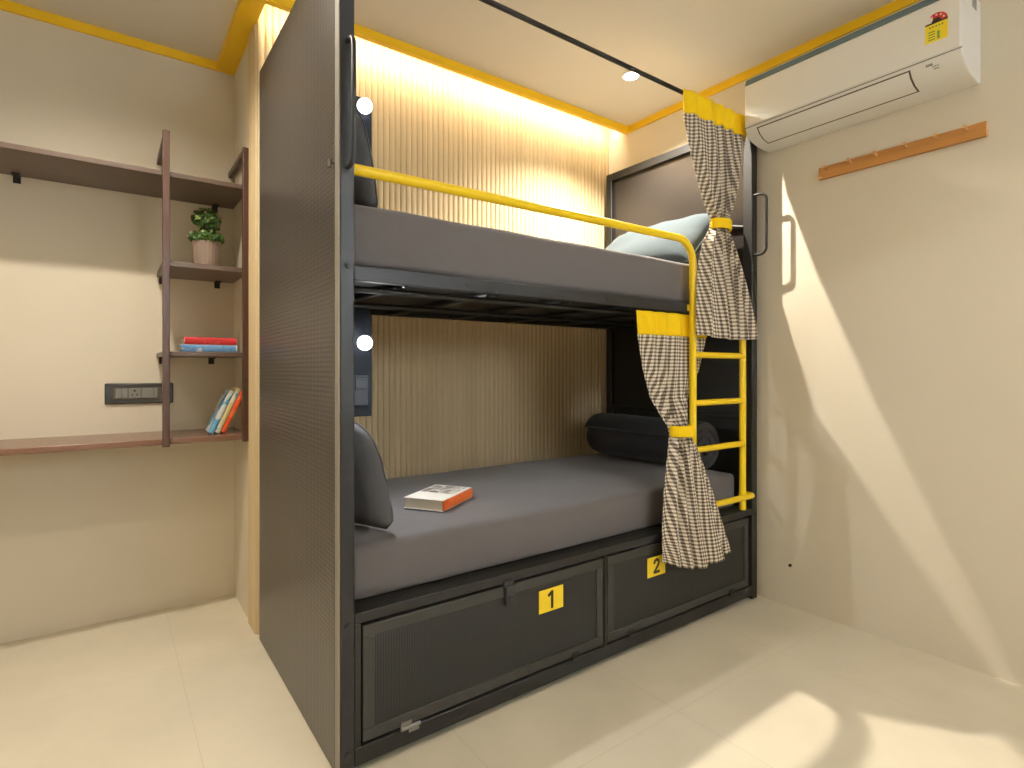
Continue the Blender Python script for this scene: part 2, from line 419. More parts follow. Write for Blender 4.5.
# lower deck and storage front
obj('side_rail', bx(0.04, 1.985, 0.0, 0.04, 0.408, 0.438), M['black'], bed, bevel=0.002)
obj('side_rail', bx(0.04, 1.985, 0.925, 0.95, 0.400, 0.438), M['black'], bed, bevel=0.002)
obj('deck', bx(0.04, 1.985, 0.04, 0.925, 0.420, 0.436), M['black_side'], bed)
obj('base_rail', bx(0.04, 1.985, 0.0, 0.04, 0.022, 0.070), M['black'], bed, bevel=0.002)
obj('base_rail', bx(0.04, 1.985, 0.925, 0.95, 0.022, 0.070), M['black'], bed, bevel=0.002)
for x0, x1 in ((0.04, 0.058), (0.994, 1.006)): obj('front_upright', bx(x0, x1, 0.0, 0.04, 0.07, 0.408), M['black'], bed, bevel=0.0015)
obj('storage_floor', bx(0.04, 1.985, 0.05, 0.92, 0.05, 0.06), M['black_side'], bed)
obj('storage_back', bx(0.04, 1.985, 0.90, 0.91, 0.06, 0.42), M['black_side'], bed)

def storage_door(x0, x1, n, lx, px):
    z0, z1 = 0.078, 0.398
    bm = bmesh.new(); b = 0.034
    box(bm, x0, x1, 0.002, 0.02, z0, z0+b); box(bm, x0, x1, 0.002, 0.02, z1-b, z1)
    box(bm, x0, x0+b, 0.002, 0.02, z0+b, z1-b); box(bm, x1-b, x1, 0.002, 0.02, z0+b, z1-b)
    d = obj('storage_door', bm, M['door_black'], bed, bevel=0.002)
    d['label'] = 'black drop-down door numbered %s' % n
    bm = bmesh.new(); box(bm, x0+b-0.004, x1-b+0.004, 0.0065, 0.012, z0+b-0.004, z1-b+0.004)
    obj('mesh_panel', bm, M['door_sheet'], d)
    if lx:
        bm = bmesh.new(); box(bm, lx-0.020, lx+0.020, -0.014, 0.004, 0.338, 0.402); box(bm, lx-0.025, lx+0.012, -0.010, 0.012, 0.398, 0.418)
        box(bm, lx-0.012, lx+0.012, -0.020, -0.012, 0.346, 0.37)
        obj('latch', bm, M['rubber'], d, bevel=0.003)
    for hx in (x0+0.14, x1-0.13):
        bm = bmesh.new(); tube(bm, [(hx-0.03, -0.003, 0.074), (hx+0.03, -0.003, 0.074)], 0.006, 10)
        box(bm, hx-0.028, hx+0.004, -0.002, 0.003, 0.074, 0.092); box(bm, hx-0.004, hx+0.028, -0.002, 0.001, 0.056, 0.074)
        obj('hinge', bm, M['steel'] if hx < 0.5 else M['black'], d)
    # number plate with its digit
    pw, ph = 0.108, 0.078; pz = 0.307
    bm = bmesh.new(); box(bm, px-pw/2, px+pw/2, 0.0035, 0.0062, pz-ph/2, pz+ph/2)
    st = {'1': [[(-0.012, 0.016), (0.003, 0.027), (0.003, -0.027)]],
          '2': [[(-0.014, 0.014), (-0.010, 0.022), (0.0, 0.027), (0.010, 0.023), (0.014, 0.014), (0.011, 0.004), (-0.004, -0.012), (-0.015, -0.0235), (0.016, -0.0235)]]}[n]
    hw_ = 0.0055; yd = 0.0030
    for line in st:
        for (ax, az), (bx_, bz) in zip(line, line[1:]):
            l = math.hypot(bx_-ax, bz-az); nx_, nz_ = -(bz-az)/l*hw_, (bx_-ax)/l*hw_; ex, ez = (bx_-ax)/l*hw_*0.6, (bz-az)/l*hw_*0.6
            q = [(ax-ex+nx_, az-ez+nz_), (bx_+ex+nx_, bz+ez+nz_), (bx_+ex-nx_, bz+ez-nz_), (ax-ex-nx_, az-ez-nz_)]
            prism(bm, [(px+a_, pz+b_) for a_, b_ in q], 1, yd, 0.0036, 1); yd += 0.00004
    p = obj('number_plate', bm, [M['plate_yellow'], M['digit']], d, smooth=False)
    p['label'] = 'yellow plate with black digit %s' % n
storage_door(0.064, 0.990, '1', 0.556, 0.739)
storage_door(1.012, 1.958, '2', None, 1.294)

# yellow guard rail that bends down into the ladder
gy, gr = 0.018, 0.0155
path = [(0.036, 0.030, 1.655), (0.4, 0.031, 1.659), (0.9, 0.032, 1.663), (1.25, 0.030, 1.663)] + arc((1.452, gy, 1.560), 0.100, 90, 0, 10) + [(1.552, gy, 1.3), (1.552, gy, 0.9), (1.552, gy, 0.46), (1.552, gy, 0.436)]
o = obj('guard_rail', tb(path, gr, 14), M['yellow_metal'], bed); o['label'] = 'yellow tube guard rail bent down at the ladder'
lad = obj('ladder', tb([(1.935, gy, 1.45), (1.935, gy, 0.436)], gr, 14), M['yellow_metal'], bed); lad['label'] = 'yellow ladder of round rungs'
for z in (1.166, 0.956, 0.752):
    obj('rung', tb([(1.552, gy-0.004, z), (1.935, gy-0.004, z)], 0.0135, 12), M['yellow_metal'], lad)
obj('rung', tb([(1.53, -0.014, 0.506), (1.95, -0.014, 0.506)] + [(1.964, -0.011, 0.506), (1.972, 0.0, 0.506), (1.972, 0.018, 0.506), (1.965, 0.028, 0.506), (1.94, 0.030, 0.506)], 0.0135, 12), M['yellow_metal'], lad)
# clamp where the rail meets the upper deck
obj('rail_clamp', bx(1.536, 1.568, 0.03, 0.040, 1.358, 1.385), M['yellow_metal'], bed, bevel=0.002)
# hand holds on the two front posts
def grab(x, z0, z1, d, xo=0.0):
    r = 0.0065; k = 0.028
    p = [(x, 0.002, z1)] + [(x + xo*(1 if i else 0), -d + k - k*math.sin(R(a)), z1 - k + k*math.cos(R(a))) for i, a in enumerate((0, 30, 60, 90))] \
        + [(x+xo, -d + k - k*math.sin(R(a)), z0 + k - k*math.cos(R(a))) for a in (90, 60, 30, 0)] + [(x, 0.002, z0)]
    obj('grab_handle', tb(p, r, 10), M['black'], bed)
grab(0.021, 1.645, 1.985, 0.045)
grab(1.998, 1.650, 1.935, 0.062, 0.004)
bm = bmesh.new(); tube(bm, [(0.002, 0.045, 1.665), (-0.014, 0.045, 1.665)], 0.004, 8); tube(bm, [(-0.014, 0.045, 1.652), (-0.014, 0.045, 1.672)], 0.006, 8)
obj('side_peg', bm, M['steel'], bed)
for (x, z) in ((0.021, 1.382), (0.021, 0.409), (0.022, 0.062), (2.008, 1.37), (2.008, 0.41)):
    bm = bmesh.new(); tube(bm, [(x, 0.001, z), (x, -0.004, z)], 0.0085, 12); tube(bm, [(x, -0.003, z), (x, -0.006, z)], 0.004, 6)
    obj('bolt', bm, M['rubber'], bed)
for x in (0.42, 1.05):
    bm = bmesh.new(); tube(bm, [(x, 0.038, 1.371), (x, 0.0345, 1.371)], 0.005, 10); obj('bolt', bm, M['rubber'], bed)
# head-end consoles with reading lamps, one per bunk
for (z0, z1, zl) in ((0.93, 1.346, 1.198), (1.79, 2.10, 2.055)):
    bm = bmesh.new()
    poly = [(0.006, z0), (0.29, z0), (0.29, z1-0.05)] + [(0.24+0.05*math.cos(R(a)), z1-0.05+0.05*math.sin(R(a))) for a in (15, 35, 55, 75, 90)] + [(0.006, z1)]
    prism(bm, poly, 1, 0.50, 0.53)
    c = obj('headboard_console', bm, M['navy'], bed, bevel=0.003)
    bm = bmesh.new(); tube(bm, [(0.25, 0.50, zl), (0.25, 0.475, zl)], 0.016, 16); obj('reading_lamp', bm, M['rubber'], c)
    bm = bmesh.new(); bmesh.ops.create_uvsphere(bm, u_segments=16, v_segments=10, radius=0.027, matrix=Matrix.Translation((0.25, 0.468, zl)))
    o = obj('bulb', bm, M['bulb'], c); o['label'] = 'glowing white bulb'
    bm = bmesh.new(); box(bm, 0.215, 0.272, 0.492, 0.50, z0+0.04, z0+0.15); box(bm, 0.222, 0.265, 0.488, 0.494, z0+0.10, z0+0.14)
    obj('socket', bm, M['console_lt'], c, bevel=0.002)
    light('reading_lamp_light', 'SPOT', (0.25, 0.438, zl), 20.0 if zl < 1.5 else 3.0, (0.95, 0.97, 1.0), spot_size=R(150), spot_blend=0.6, shadow_soft_size=0.012, rot=(R(52), 0, R(205)))

# ------------------------------------------------------------------ bedding
def lerp_table(tab, z):
    tab = sorted(tab)
    if z <= tab[0][0]: return tab[0][1:]
    for a, b in zip(tab, tab[1:]):
        if z <= b[0]:
            f = (z-a[0])/(b[0]-a[0]); f = f*f*(3-2*f) if False else f
            return tuple(a[i]+(b[i]-a[i])*f for i in range(1, len(a)))
    return tab[-1][1:]

def mattress(name, x0, x1, y0, y1, z0, z1, lab, puff=0.006, seed=1):
    rnd = random.Random(seed)
    bm = bmesh.new(); nx, ny, nz = 40, 20, 6
    r = 0.022
    bmesh.ops.create_cube(bm, size=1.0)
    bmesh.ops.transform(bm, matrix=Matrix.Translation(((x0+x1)/2, (y0+y1)/2, (z0+z1)/2)) @ Matrix.Diagonal((x1-x0, y1-y0, z1-z0, 1)), verts=bm.verts[:])
    bmesh.ops.bevel(bm, geom=bm.edges[:] , offset=r, segments=4, affect='EDGES', profile=0.5)
    bmesh.ops.subdivide_edges(bm, edges=[e for e in bm.edges if e.calc_length() > 0.5], cuts=24, use_grid_fill=True)
    for v in bm.verts:
        u = (v.co.x-x0)/(x1-x0); t = (v.co.y-y0)/(y1-y0)
        s = max(0, math.sin(math.pi*u)) ** 0.5 * max(0, math.sin(math.pi*t)) ** 0.5
        if v.co.z > (z0+z1)/2: v.co.z += puff*s + 0.0015*math.sin(17*v.co.x + seed)*math.sin(13*v.co.y)
        if v.co.y < y0+0.01: v.co.y -= 0.004*math.sin(math.pi*u) + 0.002*math.sin(9*v.co.x+seed)
    o = obj(name, bm, M['grey'], ang=50); tag(o, lab, 'mattress', 'bunk mattresses')
    return o
mattress('mattress', 0.05, 1.955, 0.064, 0.945, 0.440, 0.598, 'dark grey sheeted mattress on the lower bunk', 0.010, 1)
mattress('mattress', 0.05, 1.965, 0.068, 0.945, 1.394, 1.577, 'dark grey sheeted mattress on the upper bunk', 0.006, 4)

def pillow(name, w_, h_, t_, mtx, m, lab, cat='pillow', group='bed pillows', seed=0, pu=4):
    """w along local x, h along local z, thickness along local y"""
    bm = bmesh.new(); n = 22; top = {}; bot = {}
    rnd = random.Random(seed)
    for i in range(n+1):
        for j in range(n+1):
            u = -1 + 2*i/n; v = -1 + 2*j/n
            k = 1 - 0.055*(1-abs(v)**2.0)*abs(u)**3; q = 1 - 0.055*(1-abs(u)**2.0)*abs(v)**3
            x = u*w_/2*k; z = v*h_/2*q
            f = max(0.0, (1-abs(u)**pu)*(1-v**4)) ** 0.5
            d = t_/2*f*(1 + 0.05*math.sin(3.1*u+seed)*math.cos(2.7*v))
            wr = 0.004*math.sin(9*u*v+seed+5*u)*f
            edge = i in (0, n) or j in (0, n)
            top[i,j] = bm.verts.new((x, -d+wr, z)); bot[i,j] = top[i,j] if edge else bm.verts.new((x, d+wr, z))
    for i in range(n):
        for j in range(n):
            bm.faces.new((top[i,j], top[i+1,j], top[i+1,j+1], top[i,j+1]))
            bm.faces.new((bot[i,j], bot[i,j+1], bot[i+1,j+1], bot[i+1,j]))
    bmesh.ops.transform(bm, matrix=mtx, verts=bm.verts[:])
    o = obj(name, bm, m, ang=80); tag(o, lab, cat, group)
    # piping round the seam
    bm = bmesh.new(); pts = []
    ring = [(i,0) for i in range(n)] + [(n,j) for j in range(n)] + [(i,n) for i in range(n,0,-1)] + [(0,j) for j in range(n,0,-1)]
    for (i,j) in ring:
        u = -1 + 2*i/n; v = -1 + 2*j/n
        k = 1 - 0.055*(1-abs(v)**2.0)*abs(u)**3; q = 1 - 0.055*(1-abs(u)**2.0)*abs(v)**3
        pts.append(mtx @ Vector((u*w_/2*k, 0, v*h_/2*q)))
    tube(bm, pts, 0.0035, 6, closed=True); obj('piping', bm, m, o)
    return o
# pillows leaning on the near end panel (thickness along x)
def lean(cx, cy, cz, yaw, tilt): 
    return Matrix.Translation((cx, cy, cz)) @ Matrix.Rotation(R(yaw), 4, 'Z') @ Matrix.Rotation(R(tilt), 4, 'X')
def propped(name, F, Nn, z0, sil, m, lab, seed):
    """a pillow standing on its edge, far end against the end panel; sil: (z, share of its length) along the near edge"""
    F, Nn = Vector(F), Vector(Nn); d = Nn - F; L = d.length; d = d.normalized(); nr = Vector((d.y, -d.x, 0)).normalized()
    if nr.y > 0: nr = -nr
    n = 24; A, B = {}, {}; bm = bmesh.new(); z1 = max(r[0] for r in sil)
    def place(i, j):
        u, v = i/n, j/n
        z = z0 + (z1-z0)*v; S = lerp_table(sil, z)[0]*L
        p = F + d*(0.02 + (S-0.02)*u); e = 2*u-1; q = 2*v-1
        z -= 0.010*(1-e*e)*0 + 0.03*max(0, -e)**3*max(0, q)
        return Vector((p.x, p.y, z)), max(0.0, (1-e**6)*(1-q**6))**0.5
    for i in range(n+1):
        for j in range(n+1):
            p, f = place(i, j); edge = i in (0, n) or j in (0, n)
            wr = 0.003*math.sin(7*i/n*3 + 4*j/n + seed)*f
            A[i,j] = bm.verts.new(p + nr*(0.044*f + wr)); B[i,j] = A[i,j] if edge else bm.verts.new(p - nr*(0.026*f + wr))
    for i in range(n):
        for j in range(n):
            bm.faces.new((A[i,j], A[i+1,j], A[i+1,j+1], A[i,j+1]))
            try: bm.faces.new((B[i,j], B[i,j+1], B[i+1,j+1], B[i+1,j]))
            except ValueError: pass
    o = obj(name, bm, m, ang=80); tag(o, lab, 'pillow', 'bed pillows')
    ring = [(i,0) for i in range(n)] + [(n,j) for j in range(n)] + [(i,n) for i in range(n,0,-1)] + [(0,j) for j in range(n,0,-1)]
    bm = bmesh.new(); tube(bm, [place(i,j)[0] for i,j in ring], 0.003, 6, closed=True); obj('piping', bm, m, o)
    return o
propped('pillow', (0.046, 0.47, 0), (0.205, 0.115, 0), 0.612, [(0.612, 0.92), (0.635, 0.985), (0.665, 0.983), (0.746, 0.925), (0.821, 0.867), (0.881, 0.778), (0.908, 0.708), (0.930, 0.600)],
        M['grey_pillow'], 'charcoal pillow propped upright at the left end of the lower bunk', 1)
propped('pillow', (0.046, 0.47, 0), (0.165, 0.115, 0), 1.588, [(1.588, 0.93), (1.605, 0.952), (1.678, 0.920), (1.741, 0.886), (1.813, 0.830), (1.874, 0.774), (1.905, 0.70)],
        M['grey_pillow'], 'charcoal pillow propped upright at the left end of the upper bunk', 2)
pillow('pillow', 0.72, 0.40, 0.15, lean(1.785, 0.455, 1.730, 90, 48), M['blue_pillow'], 'slate blue pillow leaning on the right end of the upper bunk', seed=3)

# rolled quilt across the foot of the lower bunk
bm = bmesh.new()
cx_, cz_, Rr = 1.745, 0.735, 0.132
turns, thick = 2.6, 0.036
N = 90; outer, inner = [], []
for i in range(N+1):
    a = -math.pi*0.35 + 2*math.pi*turns*i/N
    r = Rr - thick*(2.6*(1 - i/N)) * 1.0
    flat = 0.93 if math.sin(a) < 0 else 1.0
    outer.append((cx_ + r*math.cos(a), cz_ + r*math.sin(a)*flat)); inner.append((cx_ + (r-thick*0.86)*math.cos(a), cz_ + (r-thick*0.86)*math.sin(a)*flat))
ys = [0.085, 0.095, 0.12, 0.25, 0.4, 0.55, 0.74, 0.775, 0.79]
sc = [0.955, 0.985, 1.0, 1.02, 0.99, 1.01, 1.0, 0.95, 0.86]
rings = []
for y, s in zip(ys, sc):
    row = []
    for p in outer + inner[::-1]:
        row.append(bm.verts.new((cx_ + (p[0]-cx_)*s, y + 0.006*math.sin(8*p[0]), cz_ + (p[1]-cz_)*s)))
    rings.append(row)
n = len(rings[0])
for a, b in zip(rings, rings[1:]):
    for k in range(n): bm.faces.new((a[k], a[(k+1)%n], b[(k+1)%n], b[k]))
for row in (rings[0], rings[-1]):
    for k in range(N): 
        bm.faces.new((row[k], row[k+1], row[n-2-k], row[n-1-k]))
o = obj('rolled_quilt', bm, M['blanket'], ang=50); tag(o, 'black rolled quilt lying across the right end of the lower bunk', 'quilt')

# ------------------------------------------------------------------ curtains
def curtain(loc, tab, ztie, zhead, zdrop, folds, label, group, seed, rodr=0.0):
    """tab rows: z, x_left, x_right, y, fold amplitude"""
    t = thing('gingham_curtain', label, 'curtain', loc, group)
    L = Vector(loc)
    NS, NT = 110, 80
    rnd = random.Random(seed); ph = [rnd.uniform(0, 6.28) for _ in range(4)]
    WMAX = max(r[2]-r[1] for r in tab)
    ztop = max(r[0] for r in tab); zbot = min(r[0] for r in tab)
    def pt(s, z, off=0.0):
        xl, xr, y0, A = lerp_table(tab, z)
        hem = 0.0
        a = 2*math.pi*folds*(s + 0.035*math.sin(2*math.pi*s*1.3+ph[0])) + ph[1] + 0.25*math.sin(2.2*(z-ztie)+ph[2])*s
        y = y0 - A*(0.75*math.sin(a) + 0.25*math.sin(2.1*a+ph[3]))
        # round bundle profile: edges curl back
        e = (2*s-1); y += 0.9*A*abs(e)**4
        x = xl + (xr-xl)*s + 0.25*A*math.cos(a)
        return Vector((x, y-off, z))
    def grid(z0, z1, nt, off=0.0, name='cloth', m=None, hem=False):
        bm = bmesh.new(); uvl = bm.loops.layers.uv.new('cloth')
        V, U = [], []
        for j in range(nt+1):
            zz = z0 + (z1-z0)*j/nt
            row, us = [], []
            prev, acc = None, 0.0
            pts = []
            for i in range(NS+1):
                s = i/NS; z = zz
                if hem and j > nt*0.86:
                    k = (j-nt*0.86)/(nt*0.14); z = zz + k*(zdrop(s)) 
                pts.append(pt(s, z, off))
            for p in pts:
                if prev is not None: acc += (p-prev).length
                prev = p
            xl_, xr_, _, _ = lerp_table(tab, zz); Wm = 0.14*WMAX + 0.76*(xr_-xl_)
            us = [(i/NS-0.5)*Wm for i in range(NS+1)]
            V.append([bm.verts.new(p-L) for p in pts]); U.append([(u, zz) for u in us])
        for j in range(nt):
            for i in range(NS):
                f = bm.faces.new((V[j][i], V[j][i+1], V[j+1][i+1], V[j+1][i]))
                for lp, (a, b) in zip(f.loops, ((j,i),(j,i+1),(j+1,i+1),(j+1,i))): lp[uvl].uv = U[a][b]
        o = obj(name, bm, m, t, ang=80)
        sol = o.modifiers.new('solid', 'SOLIDIFY'); sol.thickness = 0.003; sol.offset = 0
        return o
    grid(zhead, zbot, NT, 0.0, 'cloth', M['gingham'], True)
    grid(ztop, zhead-0.004, 10, 0.003, 'header_band', M['yellow_cloth'])
    # tieback: a flattened ring round the gathered cloth
    xl, xr, y0, A = lerp_table(tab, ztie)
    bm = bmesh.new(); n = 28; cx = (xl+xr)/2; hw = (xr-xl)/2 + 0.004; hd = A + 0.018; R2 = []
    for dz, k in ((0.020, 0.96), (0.022, 1.02), (0.012, 1.06), (-0.012, 1.06), (-0.022, 1.02), (-0.020, 0.96)):
        R2.append([bm.verts.new(Vector((cx + hw*k*math.cos(2*math.pi*i/n), y0 + hd*k*math.sin(2*math.pi*i/n), ztie+dz))-L) for i in range(n)])
    for a, b in zip(R2, R2[1:]+R2[:1]):
        for i in range(n): bm.faces.new((a[i], a[(i+1)%n], b[(i+1)%n], b[i]))
    obj('tieback', bm, M['yellow_cloth'], t, ang=60)
    return t
# upper curtain, hung from the top rod beside the right post
c1 = curtain((1.76, 0.022, 2.287),
    [(2.298, 1.478, 1.975, 0.008, 0.006), (2.20, 1.492, 1.970, 0.006, 0.012), (2.10, 1.520, 1.950, 0.0, 0.015), (1.96, 1.565, 1.895, -0.01, 0.017), (1.84, 1.615, 1.825, -0.015, 0.017), (1.765, 1.652, 1.760, -0.02, 0.015),
     (1.73, 1.650, 1.762, -0.02, 0.015), (1.66, 1.592, 1.812, -0.03, 0.018), (1.55, 1.555, 1.885, -0.034, 0.020), (1.42, 1.540, 1.955, -0.038, 0.020), (1.30, 1.535, 2.010, -0.040, 0.020), (1.255, 1.535, 2.025, -0.040, 0.020)],
    1.745, 2.207, lambda s: -0.014*math.sin(math.pi*s) - 0.004, 5.3, 'brown and cream gingham curtain tied beside the upper bunk', 'tied gingham curtains', 3)
obj('tie_hook', tb([(1.996, 0.05, 1.795), (1.990, 0.13, 1.815), (1.990, 0.15, 1.83)], 0.008, 10), M['black'], bed)
# lower curtain, hung from under the upper deck
c2 = curtain((1.38, 0.0, 1.34),
    [(1.343, 1.232, 1.690, 0.050, 0.006), (1.245, 1.248, 1.690, 0.045, 0.014), (1.10, 1.285, 1.640, 0.046, 0.015), (0.98, 1.325, 1.550, 0.040, 0.015), (0.87, 1.348, 1.448, -0.035, 0.020),
     (0.835, 1.346, 1.448, -0.045, 0.020), (0.76, 1.322, 1.500, -0.052, 0.017), (0.62, 1.298, 1.575, -0.055, 0.018), (0.45, 1.282, 1.655, -0.058, 0.018), (0.32, 1.283, 1.715, -0.060, 0.018), (0.285, 1.285, 1.730, -0.060, 0.018)],
    0.852, 1.250, lambda s: 0.05*(1-s)**2 - 0.03*math.sin(math.pi*s) + 0.01*s, 4.6, 'brown and cream gingham curtain tied at the lower bunk, partly over the ladder', 'tied gingham curtains', 5)

# ------------------------------------------------------------------ books
def book(name, w_, h_, t_, mtx, cover, lab, group=None, spine=None, art=None):
    """local: spine along y at x=0, width along +x, thickness z. w width, h height"""
    bm = bmesh.new(); c = 0.0018
    box(bm, 0, w_, 0, h_, 0, c); box(bm, 0, w_, 0, h_, t_-c, t_)
    N = 5
    pr = []
    for i in range(N+1):
        a = R(90 + 180*i/N); pr.append((0.001+0.004*math.cos(a), t_/2 + t_/2*math.sin(a)))
    prism(bm, pr + [(0.003, 0.0), (0.003, t_)], 1, 0, h_, 1 if spine else 0)
    bmesh.ops.transform(bm, matrix=mtx, verts=bm.verts[:])
    b = obj(name, bm, [cover] + ([spine] if spine else []))
    tag(b, lab, 'book', group)
    bm = bmesh.new(); box(bm, 0.002, w_-0.004, 0.004, h_-0.004, c, t_-c); bmesh.ops.transform(bm, matrix=mtx, verts=bm.verts[:])
    obj('pages', bm, M['pages'], b)
    if art:
        for nm, (x0, x1, y0, y1), m in art:
            bm = bmesh.new(); box(bm, x0*w_, x1*w_, y0*h_, y1*h_, t_-0.0002, t_+0.0003); bmesh.ops.transform(bm, matrix=mtx, verts=bm.verts[:])
            obj(nm, bm, m, b)
    return b
def plain(name, c, r=0.45): return mat(name, c, r, noise=0.05, nscale=25)
def patchy(name, stops, scale=30):
    m = bpy.data.materials.new(name); m.use_nodes = True; nt = m.node_tree; b = nt.nodes['Principled BSDF']; b.inputs['Roughness'].default_value = 0.4
    tc = nt.nodes.new('ShaderNodeTexCoord'); n = nt.nodes.new('ShaderNodeTexNoise'); n.inputs['Scale'].default_value = scale; n.inputs['Detail'].default_value = 3
    nt.links.new(tc.outputs['Object'], n.inputs['Vector'])
    rp = nt.nodes.new('ShaderNodeValToRGB'); rp.color_ramp.interpolation = 'CONSTANT'
    el = rp.color_ramp.elements
    el[0].position, el[0].color = 0.0, (*stops[0][1], 1); el[1].position, el[1].color = stops[1][0], (*stops[1][1], 1)
    for p, c in stops[2:]: e = el.new(p); e.color = (*c, 1)
    nt.links.new(n.outputs['Fac'], rp.inputs[0]); nt.links.new(rp.outputs[0], b.inputs['Base Color']); return m
art1 = patchy('photo_print', [(0, (0.20,0.17,0.14)), (0.46, (0.42,0.38,0.33)), (0.54, (0.66,0.62,0.55)), (0.60, (0.12,0.10,0.09))], 22)
orange = patchy('orange_spine', [(0, (0.80,0.16,0.03)), (0.55, (0.70,0.12,0.02)), (0.64, (0.85,0.30,0.10))], 60)
# paperback on the lower mattress
A_ = Vector((0.437, 0.225, 0.0)); dx = Vector((-0.545, 0.838, 0)).normalized(); dy = Vector((0.838, 0.545, 0)).normalized()
mx = Matrix(((dx.x, dy.x, 0, A_.x), (dx.y, dy.y, 0, A_.y), (0, 0, 1, 0.609), (0, 0, 0, 1)))
b = book('paperback_book', 0.158, 0.235, 0.038, mx, plain('white_cover', (0.78, 0.74, 0.66)), 'thick paperback with an orange spine lying on the lower mattress', None, orange,
     [('cover_picture', (0.12, 0.97, 0.45, 0.97), art1)])
# books stacked on the little shelf
red = patchy('red_cover', [(0, (0.62,0.035,0.04)), (0.58, (0.70,0.10,0.06)), (0.70, (0.25,0.01,0.02))], 35)
bluec = patchy('blue_white_cover', [(0, (0.62,0.66,0.70)), (0.42, (0.16,0.34,0.60)), (0.6, (0.10,0.25,0.50)), (0.66, (0.60,0.50,0.15))], 18)
def flat(x0, y0, z0, rot=0):  # spine faces -y, height along +x
    return Matrix.Translation((x0, y0, z0)) @ Matrix.Rotation(R(rot), 4, 'Z') @ Matrix(((0, 1, 0, 0), (1, 0, 0, 0), (0, 0, 1, 0), (0, 0, 0, 1)))
book('book', 0.15, 0.222, 0.034, flat(-0.252, 1.285, 1.1765), plain('pale_blue_cover', (0.50, 0.58, 0.66)), 'pale blue book under the red book on the narrow shelf', 'books stacked on the narrow shelf', bluec)
book('book', 0.14, 0.205, 0.032, flat(-0.236, 1.287, 1.2115, 1.5), plain('rose_cover', (0.62, 0.10, 0.09)), 'red book on top of the pale blue book on the narrow shelf', 'books stacked on the narrow shelf', red)
# books leaning on the desk against the right upright
th = 24
def leaning(x0, z0, y0):
    # spine faces -y, height up along tilted z, thickness along tilted x
    u = Vector((math.sin(R(th)), 0, math.cos(R(th)))); tdir = Vector((math.cos(R(th)), 0, -math.sin(R(th))))
    return Matrix(((0, u.x, tdir.x, x0), (1, 0, 0, y0), (0, u.z, tdir.z, z0), (0, 0, 0, 1)))
skyb = patchy('sky_blue_cover', [(0, (0.62,0.66,0.64)), (0.5, (0.10,0.36,0.62)), (0.6, (0.16,0.44,0.68))], 14)
ylw = patchy('cream_yellow_spine', [(0, (0.66,0.58,0.30)), (0.5, (0.70,0.66,0.52)), (0.6, (0.18,0.42,0.62))], 14)
orr = patchy('orange_red_cover', [(0, (0.74,0.10,0.02)), (0.6, (0.80,0.20,0.05))], 30)
hz = 0.8205
step = 0.0205
lb = [(skyb, 0.20, 'sky blue and white book leaning on the desk, leftmost of the three', 'pale'), (ylw, 0.212, 'cream and yellow book in the middle of the three leaning on the desk', 'y'), (orr, 0.196, 'orange-red book leaning against the right shelf upright', 'o')]
for i, (m_, hh, lab, _) in enumerate(lb):
    tt = 0.0192
    x0 = -0.146 + i*0.0235; z0 = hz + tt*math.sin(R(th)) + 0.0004
    book('book', 0.13, hh, tt, leaning(x0, z0, 1.262), m_, lab, 'books leaning on the desk', m_)

# ------------------------------------------------------------------ desk and shelf unit in the alcove
su = thing('wall_shelf_unit', 'dark walnut desk and open shelves on slim uprights in the alcove', 'shelf unit')
o = obj('desktop', bx(XL, -0.001, 1.178, YS, 0.797, 0.820), M['desk'], su, bevel=0.002)
obj('shelf', bx(XL, -0.004, 1.180, YS, 1.888, 1.908), M['walnut'], su, bevel=0.0015)
obj('shelf', bx(-0.322, -0.004, 1.180, YS, 1.524, 1.545), M['walnut'], su, bevel=0.0015)
obj('shelf', bx(-0.322, -0.004, 1.180, YS, 1.158, 1.176), M['walnut'], su, bevel=0.0015)
for x in (-0.324, -0.030):
    p = obj('upright', bx(x, x+0.025, 1.152, 1.179, 0.79, 2.065), M['walnut_v'], su, bevel=0.002)
    obj('wall_brace', bx(x+0.003, x+0.022, 1.179, YS, 2.038, 2.062), M['walnut_v'], p, bevel=0.0015)
for (x, z) in ((-0.80, 1.888), (-0.085, 1.888), (-1.4, 1.888), (-0.30, 1.524), (-0.075, 1.524), (-0.30, 1.158), (-0.10, 1.158)):
    bm = bmesh.new(); box(bm, x-0.012, x+0.012, YS-0.05, YS, z-0.005, z); box(bm, x-0.012, x+0.012, YS-0.006, YS, z-0.03, z)
    obj('bracket', bm, M['rubber'], su)

